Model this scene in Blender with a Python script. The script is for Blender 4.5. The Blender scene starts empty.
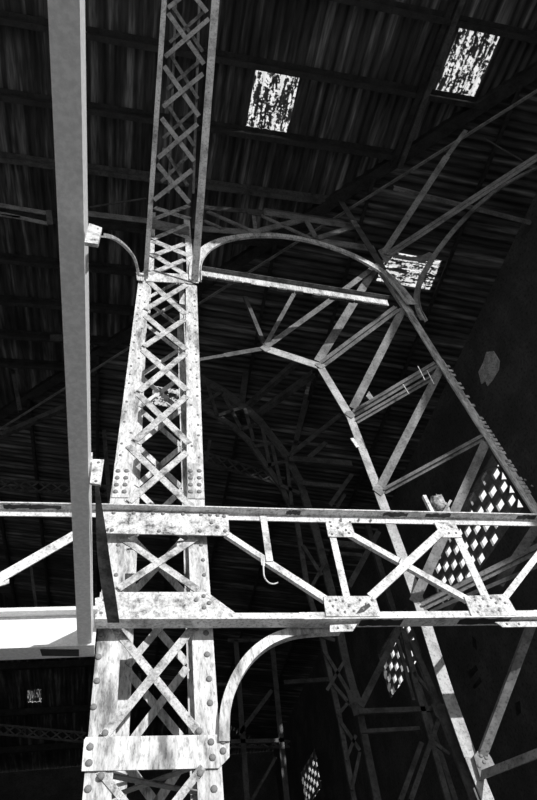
import bpy, bmesh, math, random
from mathutils import Vector, Matrix
random.seed(7)
SC = bpy.context.scene
COL = SC.collection

# ------------------------------------------------------------------ camera, solved from the three vanishing points
F = 585.0; CX, CY = 268.5, 400.0
def _d(x, y): return Vector((x-CX, y-CY, F)).normalized()
UP = _d(165, -100); FW = _d(100, 1120); FW = (FW - UP*FW.dot(UP)).normalized(); RT = FW.cross(UP)
CAM = Vector((0, 0, 1.6))
def ray(x, y):
    c = Vector(((x-CX)/F, (y-CY)/F, 1.0)); return Vector((RT.dot(c), FW.dot(c), UP.dot(c)))
def P(x, y, Y=3.0): r = ray(x, y); return CAM + r*(Y/r.y)
def PX(x, y, X): r = ray(x, y); return CAM + r*(X/r.x)
def PZ(x, y, Z): r = ray(x, y); return CAM + r*((Z-CAM.z)/r.z)
def proj(p):
    w = Vector(p)-CAM; c = RT*w.x + FW*w.y + UP*w.z
    return Vector((CX+F*c.x/c.z, CY+F*c.y/c.z))
cd = bpy.data.cameras.new('camera'); co = bpy.data.objects.new('camera', cd); COL.objects.link(co)
cd.sensor_fit = 'VERTICAL'; cd.sensor_height = 24; cd.lens = F/800*24; cd.clip_start = .02
# columns of the camera matrix: its right, up and backward axes in the world
camX = Vector((RT.x, FW.x, UP.x)); camY = -Vector((RT.y, FW.y, UP.y)); camZ = -Vector((RT.z, FW.z, UP.z))
co.matrix_world = Matrix(((camX.x, camY.x, camZ.x, CAM.x), (camX.y, camY.y, camZ.y, CAM.y), (camX.z, camY.z, camZ.z, CAM.z), (0, 0, 0, 1)))
SC.camera = co

# ------------------------------------------------------------------ materials (black and white place)
def newmat(name):
    m = bpy.data.materials.new(name); m.use_nodes = True
    nt = m.node_tree; b = nt.nodes['Principled BSDF']; return m, nt, b
def N(nt, t, **kw):
    n = nt.nodes.new(t)
    for k, v in kw.items():
        if k in n.inputs: n.inputs[k].default_value = v
        else: setattr(n, k, v)
    return n
def ramp(nt, src, stops):
    r = nt.nodes.new('ShaderNodeValToRGB'); e = r.color_ramp.elements
    e[0].position, e[0].color = stops[0][0], (stops[0][1],)*3+(1,)
    e[1].position, e[1].color = stops[-1][0], (stops[-1][1],)*3+(1,)
    for p, v in stops[1:-1]:
        q = e.new(p); q.color = (v,)*3+(1,)
    nt.links.new(src, r.inputs[0]); return r
def coords(nt, scale):
    tc = nt.nodes.new('ShaderNodeTexCoord'); mp = nt.nodes.new('ShaderNodeMapping')
    mp.inputs['Scale'].default_value = scale; oi = nt.nodes.new('ShaderNodeObjectInfo')
    nt.links.new(tc.outputs['Object'], mp.inputs['Vector'])
    ad = nt.nodes.new('ShaderNodeVectorMath'); ad.operation = 'ADD'
    sc = nt.nodes.new('ShaderNodeMath'); sc.operation = 'MULTIPLY'; sc.inputs[1].default_value = 37.0
    nt.links.new(oi.outputs['Random'], sc.inputs[0]); nt.links.new(mp.outputs[0], ad.inputs[0]); nt.links.new(sc.outputs[0], ad.inputs[1])
    return ad.outputs[0]
def mul(nt, a, b):
    m = nt.nodes.new('ShaderNodeMix'); m.data_type = 'RGBA'; m.blend_type = 'MULTIPLY'; m.inputs[0].default_value = 1
    nt.links.new(a, m.inputs[6]); nt.links.new(b, m.inputs[7]); return m.outputs[2]
def paint(name, base, wear, rough=.55, big=6, fine=45, stretch=(1, 1, 1), amount=.5, bump=.25, fmin=.35):
    """old paint: base grey, darker rubbed patches, fine scratches"""
    m, nt, b = newmat(name)
    v1 = coords(nt, tuple(big*s for s in stretch)); v2 = coords(nt, tuple(fine*s for s in stretch))
    n1 = N(nt, 'ShaderNodeTexNoise', Scale=1.0, Detail=8.0, Roughness=.7); nt.links.new(v1, n1.inputs['Vector'])
    n2 = N(nt, 'ShaderNodeTexNoise', Scale=1.0, Detail=6.0, Roughness=.65); nt.links.new(v2, n2.inputs['Vector'])
    r1 = ramp(nt, n1.outputs[0], [(amount-.12, wear), (amount, base*.72), (amount+.10, base)])
    r2 = ramp(nt, n2.outputs[0], [(0.32, fmin), (.47, .88), (.6, 1.0)])
    c = mul(nt, r1.outputs[0], r2.outputs[0]); nt.links.new(c, b.inputs['Base Color'])
    b.inputs['Roughness'].default_value = rough
    b.inputs['Specular IOR Level'].default_value = .3
    bp = N(nt, 'ShaderNodeBump', Strength=bump, Distance=.004); nt.links.new(n2.outputs[0], bp.inputs['Height']); nt.links.new(bp.outputs[0], b.inputs['Normal'])
    return m
M = {}
M['column'] = paint('weathered_white_paint', .84, .2, big=11, fine=75, stretch=(1, 1, .3), amount=.475)
M['girder'] = paint('chalky_white_paint', .86, .25, big=8, fine=60, amount=.42)
M['gusset'] = paint('peeling_white_paint', .84, .1, big=16, fine=80, amount=.47)
M['lacing'] = paint('shade_dark_lacing_paint', .72, .16, big=12, fine=85, amount=.49)  # darker than the plates: shading of the bars put into the colour
M['rivet'] = paint('shade_dark_rivet_paint', .3, .08, big=20, fine=80, amount=.45)  # heads darkened in place of the shading around them
M['beam'] = paint('smooth_cream_paint', .88, .72, rough=.45, big=2, fine=60, amount=.28, bump=.03, fmin=.8)
M['grey'] = paint('shade_grey_weathered_steel', .52, .2, big=6, fine=60, amount=.45)  # grey stands in for shade on members painted like the white ones
M['dull'] = paint('shade_dulled_steel', .30, .12, big=6, fine=50, amount=.47)  # darkened so that members look shaded, the sunlit braces too
M['far'] = paint('shade_dimmed_steel', .13, .05, big=6, fine=40, amount=.48)  # background steel toned down to stand in for shade under the roof
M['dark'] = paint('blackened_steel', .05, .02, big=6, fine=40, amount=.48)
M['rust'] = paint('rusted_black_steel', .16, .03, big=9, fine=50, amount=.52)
M['plaster'] = paint('soot_dark_plaster', .13, .075, rough=.95, big=1.2, fine=22, amount=.5)
M['patch'] = paint('pale_bare_plaster', .95, .7, rough=.95, big=6, fine=40, amount=.45)
M['block'] = paint('cement_block', .34, .2, rough=.95, big=4, fine=40, amount=.45)
M['earth'] = paint('dusty_ground', .46, .34, rough=.98, big=.8, fine=9, amount=.5)
M['cloth'] = paint('mottled_cloth', .6, .08, rough=.9, big=14, fine=50, amount=.5)
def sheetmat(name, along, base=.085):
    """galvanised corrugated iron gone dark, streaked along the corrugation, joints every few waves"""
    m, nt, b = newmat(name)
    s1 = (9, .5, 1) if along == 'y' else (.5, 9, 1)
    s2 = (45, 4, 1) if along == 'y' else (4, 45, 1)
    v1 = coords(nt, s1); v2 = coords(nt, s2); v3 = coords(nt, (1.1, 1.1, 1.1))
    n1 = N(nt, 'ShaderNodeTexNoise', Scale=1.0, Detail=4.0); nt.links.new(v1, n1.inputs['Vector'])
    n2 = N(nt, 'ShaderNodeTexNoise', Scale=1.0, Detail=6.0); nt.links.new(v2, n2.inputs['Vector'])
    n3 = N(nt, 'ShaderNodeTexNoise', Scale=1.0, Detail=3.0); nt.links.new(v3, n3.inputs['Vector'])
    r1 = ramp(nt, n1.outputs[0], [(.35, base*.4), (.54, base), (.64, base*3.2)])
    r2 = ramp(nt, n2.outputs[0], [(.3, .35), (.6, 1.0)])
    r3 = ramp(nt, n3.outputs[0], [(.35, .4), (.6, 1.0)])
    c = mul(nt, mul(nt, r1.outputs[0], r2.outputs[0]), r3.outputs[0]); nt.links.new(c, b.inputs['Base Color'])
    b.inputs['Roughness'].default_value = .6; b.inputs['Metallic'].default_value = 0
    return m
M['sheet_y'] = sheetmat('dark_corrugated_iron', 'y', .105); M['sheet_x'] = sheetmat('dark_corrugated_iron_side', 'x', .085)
def skymat(along, thr=.50):
    """dirty translucent fibreglass sheet: clean specks let the daylight through, the grime does not"""
    m, nt, b = newmat('grimy_translucent_sheet')
    v = coords(nt, (1, 1, 1))
    n1 = N(nt, 'ShaderNodeTexNoise', Scale=26.0, Detail=3.0, Roughness=.65); nt.links.new(v, n1.inputs['Vector'])
    mp = N(nt, 'ShaderNodeMapping'); mp.inputs['Scale'].default_value = ((22, 4, 1) if along == 'y' else (4, 22, 1)); nt.links.new(v, mp.inputs[0])
    n2 = N(nt, 'ShaderNodeTexNoise', Scale=1.0, Detail=2.0); nt.links.new(mp.outputs[0], n2.inputs['Vector'])
    av = N(nt, 'ShaderNodeMath', operation='ADD'); nt.links.new(n1.outputs[0], av.inputs[0]); nt.links.new(n2.outputs[0], av.inputs[1])
    hf = N(nt, 'ShaderNodeMath', operation='MULTIPLY'); hf.inputs[1].default_value = .5; nt.links.new(av.outputs[0], hf.inputs[0])
    r1 = ramp(nt, hf.outputs[0], [(thr, 0.0), (thr+.035, 1.0)])
    tr = N(nt, 'ShaderNodeBsdfTranslucent'); tr.inputs[0].default_value = (.9, .9, .9, 1)
    tp = N(nt, 'ShaderNodeBsdfTransparent'); tp.inputs[0].default_value = (.8, .8, .8, 1)
    mx0 = N(nt, 'ShaderNodeMixShader'); mx0.inputs[0].default_value = .6
    nt.links.new(tr.outputs[0], mx0.inputs[1]); nt.links.new(tp.outputs[0], mx0.inputs[2])
    mx = N(nt, 'ShaderNodeMixShader'); b.inputs['Base Color'].default_value = (.12, .12, .12, 1)
    nt.links.new(r1.outputs[0], mx.inputs[0]); nt.links.new(b.outputs[0], mx.inputs[1]); nt.links.new(mx0.outputs[0], mx.inputs[2])
    nt.links.new(mx.outputs[0], nt.nodes['Material Output'].inputs['Surface'])
    return m
M['skylight'] = skymat('y'); M['skylight_side'] = skymat('x'); M['skylight_far'] = skymat('y', .555)

# ------------------------------------------------------------------ object helpers
def build(name, verts, faces, mat, parent=None, smooth=False):
    c = sum((Vector(v) for v in verts), Vector())/len(verts)
    base = parent.matrix_basis.translation.copy() if parent else Vector()
    if parent and parent.parent: base += parent.parent.matrix_basis.translation
    me = bpy.data.meshes.new(name); me.from_pydata([tuple(Vector(v)-c) for v in verts], [], faces)
    bm = bmesh.new(); bm.from_mesh(me); bmesh.ops.recalc_face_normals(bm, faces=bm.faces); bm.to_mesh(me); bm.free()
    if smooth:
        for p in me.polygons: p.use_smooth = True
    me.materials.append(M[mat]); o = bpy.data.objects.new(name, me); COL.objects.link(o)
    o.location = c-base
    if parent: o.parent = parent
    return o
def tag(o, label, cat, group=None):
    o['label'] = label; o['category'] = cat
    if group: o['group'] = group
    return o
def thing(name, loc, label, cat, group=None):
    o = bpy.data.objects.new(name, None); COL.objects.link(o); o.location = loc; o.empty_display_size = .1
    return tag(o, label, cat, group)
def struct(o): o['kind'] = 'structure'; return o
class MB:
    def __init__(s): s.v = []; s.f = []
    def box8(s, q):
        n = len(s.v); s.v += [Vector(p) for p in q]
        s.f += [tuple(n+i for i in f) for f in ((0,1,2,3),(4,7,6,5),(0,4,5,1),(1,5,6,2),(2,6,7,3),(3,7,4,0))]
    def box(s, x0, x1, y0, y1, z0, z1):
        s.box8([(x0,y0,z0),(x1,y0,z0),(x1,y1,z0),(x0,y1,z0),(x0,y0,z1),(x1,y0,z1),(x1,y1,z1),(x0,y1,z1)])
    def bar(s, a, b, u, n, u0, u1, n0, n1):
        q = []
        for p in (a, b):
            q += [p+u*u0+n*n0, p+u*u1+n*n0, p+u*u1+n*n1, p+u*u0+n*n1]
        s.box8(q)
    def strip(s, pts, un, u0, u1, n0, n1):
        """swept rectangle along pts; un = list of (u, n) per point"""
        k = len(s.v)
        for p, (u, n) in zip(pts, un): s.v += [p+u*u0+n*n0, p+u*u1+n*n0, p+u*u1+n*n1, p+u*u0+n*n1]
        for i in range(len(pts)-1):
            for j in range(4):
                s.f.append((k+i*4+j, k+i*4+(j+1) % 4, k+i*4+4+(j+1) % 4, k+i*4+4+j))
        s.f.append((k, k+1, k+2, k+3)); e = k+4*(len(pts)-1); s.f.append((e+3, e+2, e+1, e))
    def slab(s, pts, n, t):
        """polygon extruded by n*t"""
        k = len(s.v); m = len(pts); s.v += [Vector(p) for p in pts] + [Vector(p)+n*t for p in pts]
        s.f.append(tuple(range(k, k+m))); s.f.append(tuple(range(k+2*m-1, k+m-1, -1)))
        for i in range(m): j = (i+1) % m; s.f.append((k+i, k+j, k+m+j, k+m+i))
    def make(s, name, mat, parent=None, smooth=False): return build(name, s.v, s.f, mat, parent, smooth)
NF = Vector((0, -1, 0))
def axes(a, b, n):
    d = (b-a).normalized(); n = (n-d*n.dot(d)).normalized(); return d, d.cross(n).normalized(), n
def pxw(a, b, n, w):
    """metres for a face that should look w pixels wide at the middle of a-b"""
    d, u, n = axes(a, b, n); c = (a+b)/2; e = (proj(c+u*.01)-proj(c-u*.01))/.02; t = (proj(c+d*.01)-proj(c-d*.01)).normalized()
    return w/max(1e-6, abs(e.x*t.y-e.y*t.x))
def profile(mb, a, b, w, prof='L', n=NF, t=.008, leg=None, side=1):
    """flat bar, angle, channel or tee; its face (width w) looks along n"""
    d, u, n = axes(a, b, n); leg = leg or w*.8; h = w/2
    if prof == 'box': mb.bar(a, b, u, n, -h, h, -leg, 0); return
    mb.bar(a, b, u, n, -h, h, -t, 0)
    if prof in 'LC':
        s0 = h-t if side > 0 else -h; mb.bar(a, b, u, n, s0, s0+t, -leg, -t-.0003)
    if prof == 'C':
        s0 = -h if side > 0 else h-t; mb.bar(a, b, u, n, s0, s0+t, -leg, -t-.0003)
    if prof == 'T': mb.bar(a, b, u, n, -t/2, t/2, -leg, -t-.0003)
    if prof == 'O':      # double angle, legs standing out toward the viewer side
        mb.bar(a, b, u, n, -t, t, .0003, leg)
def member(name, x0, y0, Y0, x1, y1, Y1, w, mat, parent, prof='L', t=.008, leg=None, side=1, n=NF, off=0):
    a, b = P(x0, y0, Y0), P(x1, y1, Y1)
    if off: a = a+n*off; b = b+n*off
    W = pxw(a, b, n, w); mb = MB(); profile(mb, a, b, W, prof, n, t, leg, side); return mb.make(name, mat, parent)
def dome_mesh():
    v = []; f = []; K = 10
    for i, (r, h) in enumerate(((1.0, 0), (.92, .38), (.62, .66))):
        for k in range(K): a = 2*math.pi*k/K; v.append((r*math.cos(a), -h, r*math.sin(a)))
    v.append((0, -.78, 0))
    for i in range(2):
        for k in range(K): f.append((i*K+k, i*K+(k+1) % K, i*K+K+(k+1) % K, i*K+K+k))
    for k in range(K): f.append((2*K+k, 2*K+(k+1) % K, 3*K))
    f.append(tuple(range(K-1, -1, -1)))
    me = bpy.data.meshes.new('rivet'); me.from_pydata(v, [], f)
    for p in me.polygons: p.use_smooth = len(p.vertices) < 6
    me.materials.append(M['rivet']); return me
DOME = dome_mesh()
def rivet(p, r, parent):
    """rivet head, flat side on a face that looks toward -Y"""
    o = bpy.data.objects.new('rivet', DOME); COL.objects.link(o); o.scale = (r, r*.8, r)
    base = parent.matrix_basis.translation.copy()
    if parent.parent: base += parent.parent.matrix_basis.translation
    o.location = Vector(p)-base; o.parent = parent; return o
def polyplate(name, pts, Y, t, mat, parent):
    mb = MB(); mb.slab([P(x, y, Y) for x, y in pts], Vector((0, 1, 0)), t); return mb.make(name, mat, parent)
def smooth_pts(pts, sub=6):
    out = []
    for i in range(len(pts)-1):
        p0 = pts[max(i-1, 0)]; p1 = pts[i]; p2 = pts[i+1]; p3 = pts[min(i+2, len(pts)-1)]
        for k in range(sub):
            t = k/sub; out.append(.5*((2*p1)+(p2-p0)*t+(2*p0-5*p1+4*p2-p3)*t*t+(3*p1-p0-3*p2+p3)*t*t*t))
    out.append(pts[-1]); return out
def curved(name, pix, w, mat, parent, prof='L', t=.008, leg=.04, n=NF, side=1, sub=6):
    pts = smooth_pts([P(*p) for p in pix], sub); un = []
    for i in range(len(pts)):
        a = pts[max(i-1, 0)]; b = pts[min(i+1, len(pts)-1)]; d, u, m = axes(a, b, n); un.append((u, m))
    k = len(pts)//2; W = pxw(pts[k-1], pts[k+1], n, w); h = W/2; mb = MB()
    mb.strip(pts, un, -h, h, -t, 0)
    if prof == 'L': s0 = h-t if side > 0 else -h; mb.strip(pts, un, s0, s0+t, -leg, -t-.0003)
    if prof == 'O': s0 = h-t if side > 0 else -h; mb.strip(pts, un, s0, s0+t, .0003, leg)
    if prof == 'T': mb.strip(pts, un, -t/2, t/2, -leg, -t-.0003)
    return mb.make(name, mat, parent)

# ------------------------------------------------------------------ setting
T1 = .1405; T2 = .1396
XW = 5.70; XL = -9.0; YF = 24.0; YN = -2.36
def z1(y): return 10.2+T1*(y-3)
def z2(x): return 10.194-T2*(x-2.837)
def z3(y): return 9.8+T1*(YF-y)
def hip_x(y): return 2.837-(z1(y)-10.194)/T2
def hip_y(x): return 3+(z2(x)-10.2)/T1
def on1(x, y): r = ray(x, y); k = (10.2-3*T1-CAM.z)/(r.z-T1*r.y); return CAM+r*k
def on2(x, y): r = ray(x, y); k = (10.194+T2*2.837-CAM.z)/(r.z+T2*r.x); return CAM+r*k
g = MB(); g.box(-30, 30, -25, 40, -.2, 0); struct(g.make('floor', 'earth'))
YR = (z3(0)-z1(0))/(2*T1)      # where the near and the far slope meet
PITCH = .124; AMP = .017
def corr(q): return AMP*math.sin(2*math.pi*q/PITCH)
# skylight rectangles
SKY1 = [(1.245, 1.825, 1.425, 2.165), (3.71, 4.275, .545, 1.305)]
SKY2 = [(3.81, 4.74, 3.70, 4.27), (.26, .83, 7.17, 7.66)]
def near_slope(x0, x1, y0, y1f, rows, holes, nm, mat, only=None, th=.0):
    v = []; f = []; n = int(round((x1-x0)/(PITCH/6))); 
    xs = [x0+(x1-x0)*i/n for i in range(n+1)]; idx = {}
    def vert(i, y):
        k = (i, round(y, 4))
        if k not in idx: idx[k] = len(v); v.append((xs[i], y, z1(y)+.02+th+corr(xs[i])))
        return idx[k]
    for i in range(n):
        for a, b in zip(rows[:-1], rows[1:]):
            ta, tb = min(y1f(xs[i]), y1f(xs[i+1])), 0
            lo0, hi0 = a, min(b, y1f(xs[i])); lo1, hi1 = a, min(b, y1f(xs[i+1]))
            if hi0 <= lo0 or hi1 <= lo1: continue
            xm = (xs[i]+xs[i+1])/2; ym = (a+b)/2
            if any(h[0] < xm < h[1] and h[2] < ym < h[3] for h in holes): continue
            f.append((vert(i, lo0), vert(i+1, lo1), vert(i+1, hi1), vert(i, hi0)))
    return build(nm, v, f, mat, None, True)
rows = sorted([YN, .545, 1.305, 1.425, 2.165, 3.06, 3.9, 4.7, 5.5, 6.25, 7, 8, 9, 10, 11, YR])
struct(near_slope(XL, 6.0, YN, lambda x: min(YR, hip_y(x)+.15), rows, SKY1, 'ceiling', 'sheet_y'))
for k, (a, b, c, d) in enumerate(SKY1):
    o = near_slope(a-.03, b+.03, c, lambda x: 99, [c-.0, d+.0], [], 'skylight_sheet', 'skylight', th=.006)
    tag(o, ['speckled translucent corrugated sheet high in the roof right of the leaning lattice strut', 'speckled translucent corrugated sheet in the upper right of the roof beside a rafter'][k], 'skylight', None)
def side_slope(y0, y1, xa, xb, holes, nm, mat, cols):
    v = []; f = []; n = int(round((y1-y0)/(PITCH/6))); ys = [y0+(y1-y0)*i/n for i in range(n+1)]; idx = {}
    def vert(i, x):
        k = (i, round(x, 4))
        if k not in idx: idx[k] = len(v); v.append((x, ys[i], z2(x)+.02+corr(ys[i])))
        return idx[k]
    for i in range(n):
        for a, b in zip(cols[:-1], cols[1:]):
            l0, l1 = max(a, xa(ys[i])), max(a, xa(ys[i+1]))
            if l0 >= b or l1 >= b: continue
            ym = (ys[i]+ys[i+1])/2; xm = (a+b)/2
            if any(h[0] < xm < h[1] and h[2] < ym < h[3] for h in holes): continue
            f.append((vert(i, l0), vert(i, b), vert(i+1, b), vert(i+1, l1)))
    return build(nm, v, f, mat, None, True)
far_x = lambda y: 2.837-(z3(y)-10.194)/T2
xl2 = lambda y: max(hip_x(y), far_x(y), XL)
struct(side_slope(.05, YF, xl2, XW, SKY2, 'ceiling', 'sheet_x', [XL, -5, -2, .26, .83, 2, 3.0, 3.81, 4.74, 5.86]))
for k, (a, b, c, d) in enumerate(SKY2):
    o = side_slope(c, d, lambda y: -99, b, [], 'skylight_sheet', 'skylight_side', [a, b])
    tag(o, ['speckled translucent corrugated sheet in the side roof slope behind the arch springing', 'speckled translucent corrugated sheet glimpsed through the lacing of the tall column'][k], 'skylight', None)
def on3(x, y): r = ray(x, y); k = (9.8+T1*YF-CAM.z)/(r.z+T1*r.y); return CAM+r*k
_a, _b = on3(27, 703), on3(42, 690)
HOLE3 = (on3(27, 697).x, on3(42, 697).x, _a.y if _a.y < _b.y else _b.y, max(_a.y, _b.y))
if HOLE3[3]-HOLE3[2] < .3: HOLE3 = (HOLE3[0], HOLE3[1], HOLE3[2], HOLE3[2]+.8)
def far_slope():
    v = []; f = []; n = int((XW-XL)/(PITCH/4)); hole = HOLE3
    for i in range(n+1):
        x = XL+(6-XL)*i/n; ys = max(YR, YF-(hip_y(x)-YN)+0) if False else YR
        yfar = YF+(9.8-z3(YF))
        # start where the side slope hands over
        st = YR if z2(x) > z3(YR) else YF-(z2(x)-9.8)/T1
        st = max(st, YR)
        st = max(st-.3, YR-.05)
        for yy in (st, max(st, hole[2]), max(st, hole[3]), YF+.2): v.append((x, yy, z3(yy)+.02+corr(x)))
    for i in range(n):
        x = XL+(6-XL)*(i+.5)/n
        for j in range(3):
            if j == 1 and hole[0] < x < hole[1]: continue
            f.append((4*i+j, 4*i+4+j, 4*i+5+j, 4*i+1+j))
    return build('ceiling', v, f, 'sheet_y', None, True)
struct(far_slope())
_v = []; _f = []; _n = 24
for i in range(_n+1):
    x = HOLE3[0]-.02+(HOLE3[1]-HOLE3[0]+.04)*i/_n
    for yy in (HOLE3[2], HOLE3[3]): _v.append((x, yy, z3(yy)+.026+corr(x)))
for i in range(_n): _f.append((2*i, 2*i+2, 2*i+3, 2*i+1))
tag(build('skylight_sheet', _v, _f, 'skylight_far', None, True), 'tiny far speckled skylight low at the left edge beneath the cross beam', 'skylight')
for yp, l in ((662, 'dark far purlin just beneath the left cross beam, above the tiny far skylight'), (708, 'dark far purlin just below the tiny far skylight at lower left'), (745, 'lowest but one of the dark far purlins at the lower left'), (768, 'lowest of the dark far purlins at the lower left')):
    q = on3(35, yp)
    if YR < q.y < YF-.1:
        mb = MB(); mb.box(XL, 2.837-(z3(q.y)-10.194)/T2-.1, q.y-.05, q.y+.05, z3(q.y)-.2, z3(q.y)-.01); tag(mb.make('roof_purlin', 'dark'), l, 'purlin', 'purlins under the far roof slope')
w = MB(); w.box(XL, XW, YF, YF+.3, 0, 9.75); struct(w.make('wall_far', 'plaster'))
w = MB(); w.box(XL-.3, XL, -2.9, YF+.3, 0, 12.6); struct(w.make('wall_left', 'plaster'))
# right wall with three pierced screens
WT = .22; WIN = [(5.98, 9.10, 6.66, 7.76), (10.42, 12.42, 6.66, 7.66), (18.6, 20.6, 6.9, 7.9)]
w = MB(); zt = 9.74; cur = -2.9
for a, b, c, d in WIN:
    w.box(XW, XW+WT, cur, a, 0, zt); w.box(XW, XW+WT, a, b, 0, c); w.box(XW, XW+WT, a, b, d, zt); cur = b
w.box(XW, XW+WT, cur, YF+.3, 0, zt)
wall = struct(w.make('wall_right', 'plaster'))
def screen(nm, win, y00, z00, A=.26, B=.14, HW=.10, HH=.074):
    a, b, c, d = win; v = []; f = []; x0, x1 = XW+.02, XW+.065
    def ring(cy, cz, s):
        return [(cy-A*s, cz), (cy, cz+B*s), (cy+A*s, cz), (cy, cz-B*s)]
    iy = range(int((a-y00)/A)-2, int((b-y00)/A)+3)
    for i in iy:
        for j in range(-8, 9):
            cy = y00+i*A; cz = z00+j*2*B+(B if i % 2 else 0)
            if not (a-.02 < cy < b+.02 and c-.02 < cz < d+.02): continue
            solid = not (a+A*.6 < cy < b-A*.6 and c+B*.6 < cz < d-B*.6)
            k = len(v); o = [(min(max(p, a+.001), b-.001), min(max(q, c+.001), d-.001)) for p, q in ring(cy, cz, 1)]
            if solid:
                v += [(x0, *p) for p in o]+[(x1, *p) for p in o]
                f += [(k, k+1, k+2, k+3), (k+7, k+6, k+5, k+4)]+[(k+m, k+(m+1) % 4, k+4+(m+1) % 4, k+4+m) for m in range(4)]
            else:
                h = [(cy-HW, cz-HH), (cy-HW, cz+HH), (cy+HW, cz+HH), (cy+HW, cz-HH)]
                v += [(x0, *p) for p in o]+[(x1, *p) for p in o]+[(x0, *p) for p in h]+[(x1, *p) for p in h]
                for m in range(4):
                    n2 = (m+1) % 4        # outer m = left, top, right, bottom; inner m = the corner before it
                    f += [(k+m, k+8+n2, k+8+m), (k+m, k+n2, k+8+n2), (k+4+m, k+12+m, k+12+n2), (k+4+m, k+12+n2, k+4+n2), (k+8+m, k+8+n2, k+12+n2, k+12+m)]
    o = build(nm, v, f, 'block', None); return struct(o)
screen('window_1', WIN[0], 6.42, 7.36); screen('window_2', WIN[1], 11.71, 7.04); screen('window_3', WIN[2], 19.6, 7.4)
# bare plaster patch and flat dark plates for shade in putlog slots, right wall
pp = [(482, 384), (479, 372), (484, 362), (487, 352), (494, 351), (500, 361), (499, 370), (493, 380), (488, 386), (486, 381)]
mb = MB(); mb.slab([PX(x, y, XW-.004) for x, y in pp], Vector((-1, 0, 0)), .014); o = mb.make('trim_1', 'patch', wall); o['label'] = 'pale bare patch of plaster'
for k, q in enumerate([[(472, 636), (476, 640), (477, 650), (473, 646)], [(468, 672), (476, 665), (478, 670), (470, 679)], [(473, 686), (480, 677), (482, 682), (475, 689)], [(515, 703), (520, 701), (521, 713), (517, 716)]]):
    mb = MB(); mb.slab([PX(x, y, XW-.002) for x, y in q], Vector((-1, 0, 0)), .006); mb.make('trim_%d' % (k+2), 'dark', wall)

# ------------------------------------------------------------------ roof timbers and purlins
def purlin1(y, label, mat='dark', dz=.12, w=.06, xa=XL, xb=None, group=None):
    mb = MB(); xb = min(xb if xb else hip_x(y), 5.65); z = z1(y)-.002
    mb.box(xa, xb, y-.006, y+.002, z-dz, z); mb.box(xa, xb, y-.006-w, y-.0063, z-.008, z-.0005); mb.box(xa, xb, y+.0023, y+w, z-dz, z-dz+.008)
    return tag(mb.make('roof_purlin', mat), label, 'purlin', group)
G1 = 'purlins under the near roof slope'
for y, l, m in [(.50, 'dark roof purlin crossing the very top right of the view, above the upper right skylight', 'dark'),
                (1.37, 'dark roof purlin passing along the top edge of the left skylight sheet', 'dark'),
                (2.23, 'dark roof purlin passing along the lower edge of the left skylight sheet', 'dark'),
                (3.06, 'paler roof purlin running level with the top end of the right column', 'far'),
                (3.88, 'dark roof purlin just above the small white bracket of the overhead beam', 'dark'),
                (4.68, 'dark roof purlin just below the thin curved brace on the left', 'dark'),
                (5.50, 'third dark roof purlin below the curved brace bracket, left of the column', 'dark'),
                (6.25, 'dark roof purlin second from the hip beam on the left side', 'dark'),
                (6.95, 'lowest dark purlin of the near slope, meeting the hip beam at left', 'dark')]:
    purlin1(y, l, m, dz=.07 if m == 'far' else .12, group=G1)
def purlin2(x, label, mat='dark', y0=None, y1=20, dz=.12, w=.05):
    y0 = y0 or hip_y(x)+.05; z = z2(x)-.002; mb = MB()
    mb.box(x-.006, x+.002, y0, y1, z-dz, z); mb.box(x-.006-w, x-.0063, y0, y1, z-dz, z-dz+.008)
    return tag(mb.make('roof_purlin', mat), label, 'purlin', 'purlins under the side roof slope')
for x, l in [(4.82, 'dark purlin of the side slope nearest the right wall, beside the skylight behind the arch'),
             (3.25, 'dark purlin of the side slope seen behind the knee of the trussed arch'),
             (2.02, 'dark purlin of the side slope descending just right of the tall column'),
             (.95, 'dark purlin of the side slope hidden mostly behind the tall column'),
             (-.75, 'dark purlin of the side slope seen between the overhead beam and the tall column'),
             (-2.05, 'dark upright-looking purlin of the side slope left of the overhead beam'),
             (-2.95, 'dark purlin of the side slope at the far left edge of the view')]:
    purlin2(x, l)
# hip beam
def hippt(y, dz): return Vector((hip_x(y), y, z1(y)-dz))
a, b = hippt(.15, .10), hippt(11.0, .10)
t = thing('hip_beam', a, 'massive blackened hip beam crossing the roof diagonally from upper right to left', 'roof beam')
mb = MB(); profile(mb, a, b, .17, 'box', Vector((0, 0, -1)), leg=.16); o = mb.make('beam', 'dark', t)
mb = MB(); sh = Vector((.12, .12, -.14)); profile(mb, a+sh, b+sh, .035, 'box', Vector((0, 0, -1)), leg=.03); o = mb.make('tie_rod', 'dull', t)
mb = MB(); sh = Vector((.06, .06, 0)); d, u, n = axes(a, b, Vector((0, 0, -1)))
for k in range(13):
    p = a+(b-a)*((k+.5)/13); mb.bar(p-d*.02, p+d*.02, u, n, -.02, .02, .0, .15) if False else None
# rafter beside the upper right skylight
a, b = Vector((3.56, .0, z1(0)-.13)), Vector((3.53, 2.36, z1(2.36)-.20))
t = thing('rafter', a, 'grey steel rafter running up beside the upper right skylight down to the hip beam', 'rafter')
mb = MB(); profile(mb, a, b, .07, 'L', Vector((0, 0, -1)), leg=.09); mb.make('angle', 'far', t)
mb = MB(); sh = Vector((-.10, 0, .03)); profile(mb, a+sh, b+sh, .08, 'box', Vector((0, 0, -1)), leg=.06); mb.make('timber', 'dark', t)

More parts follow.
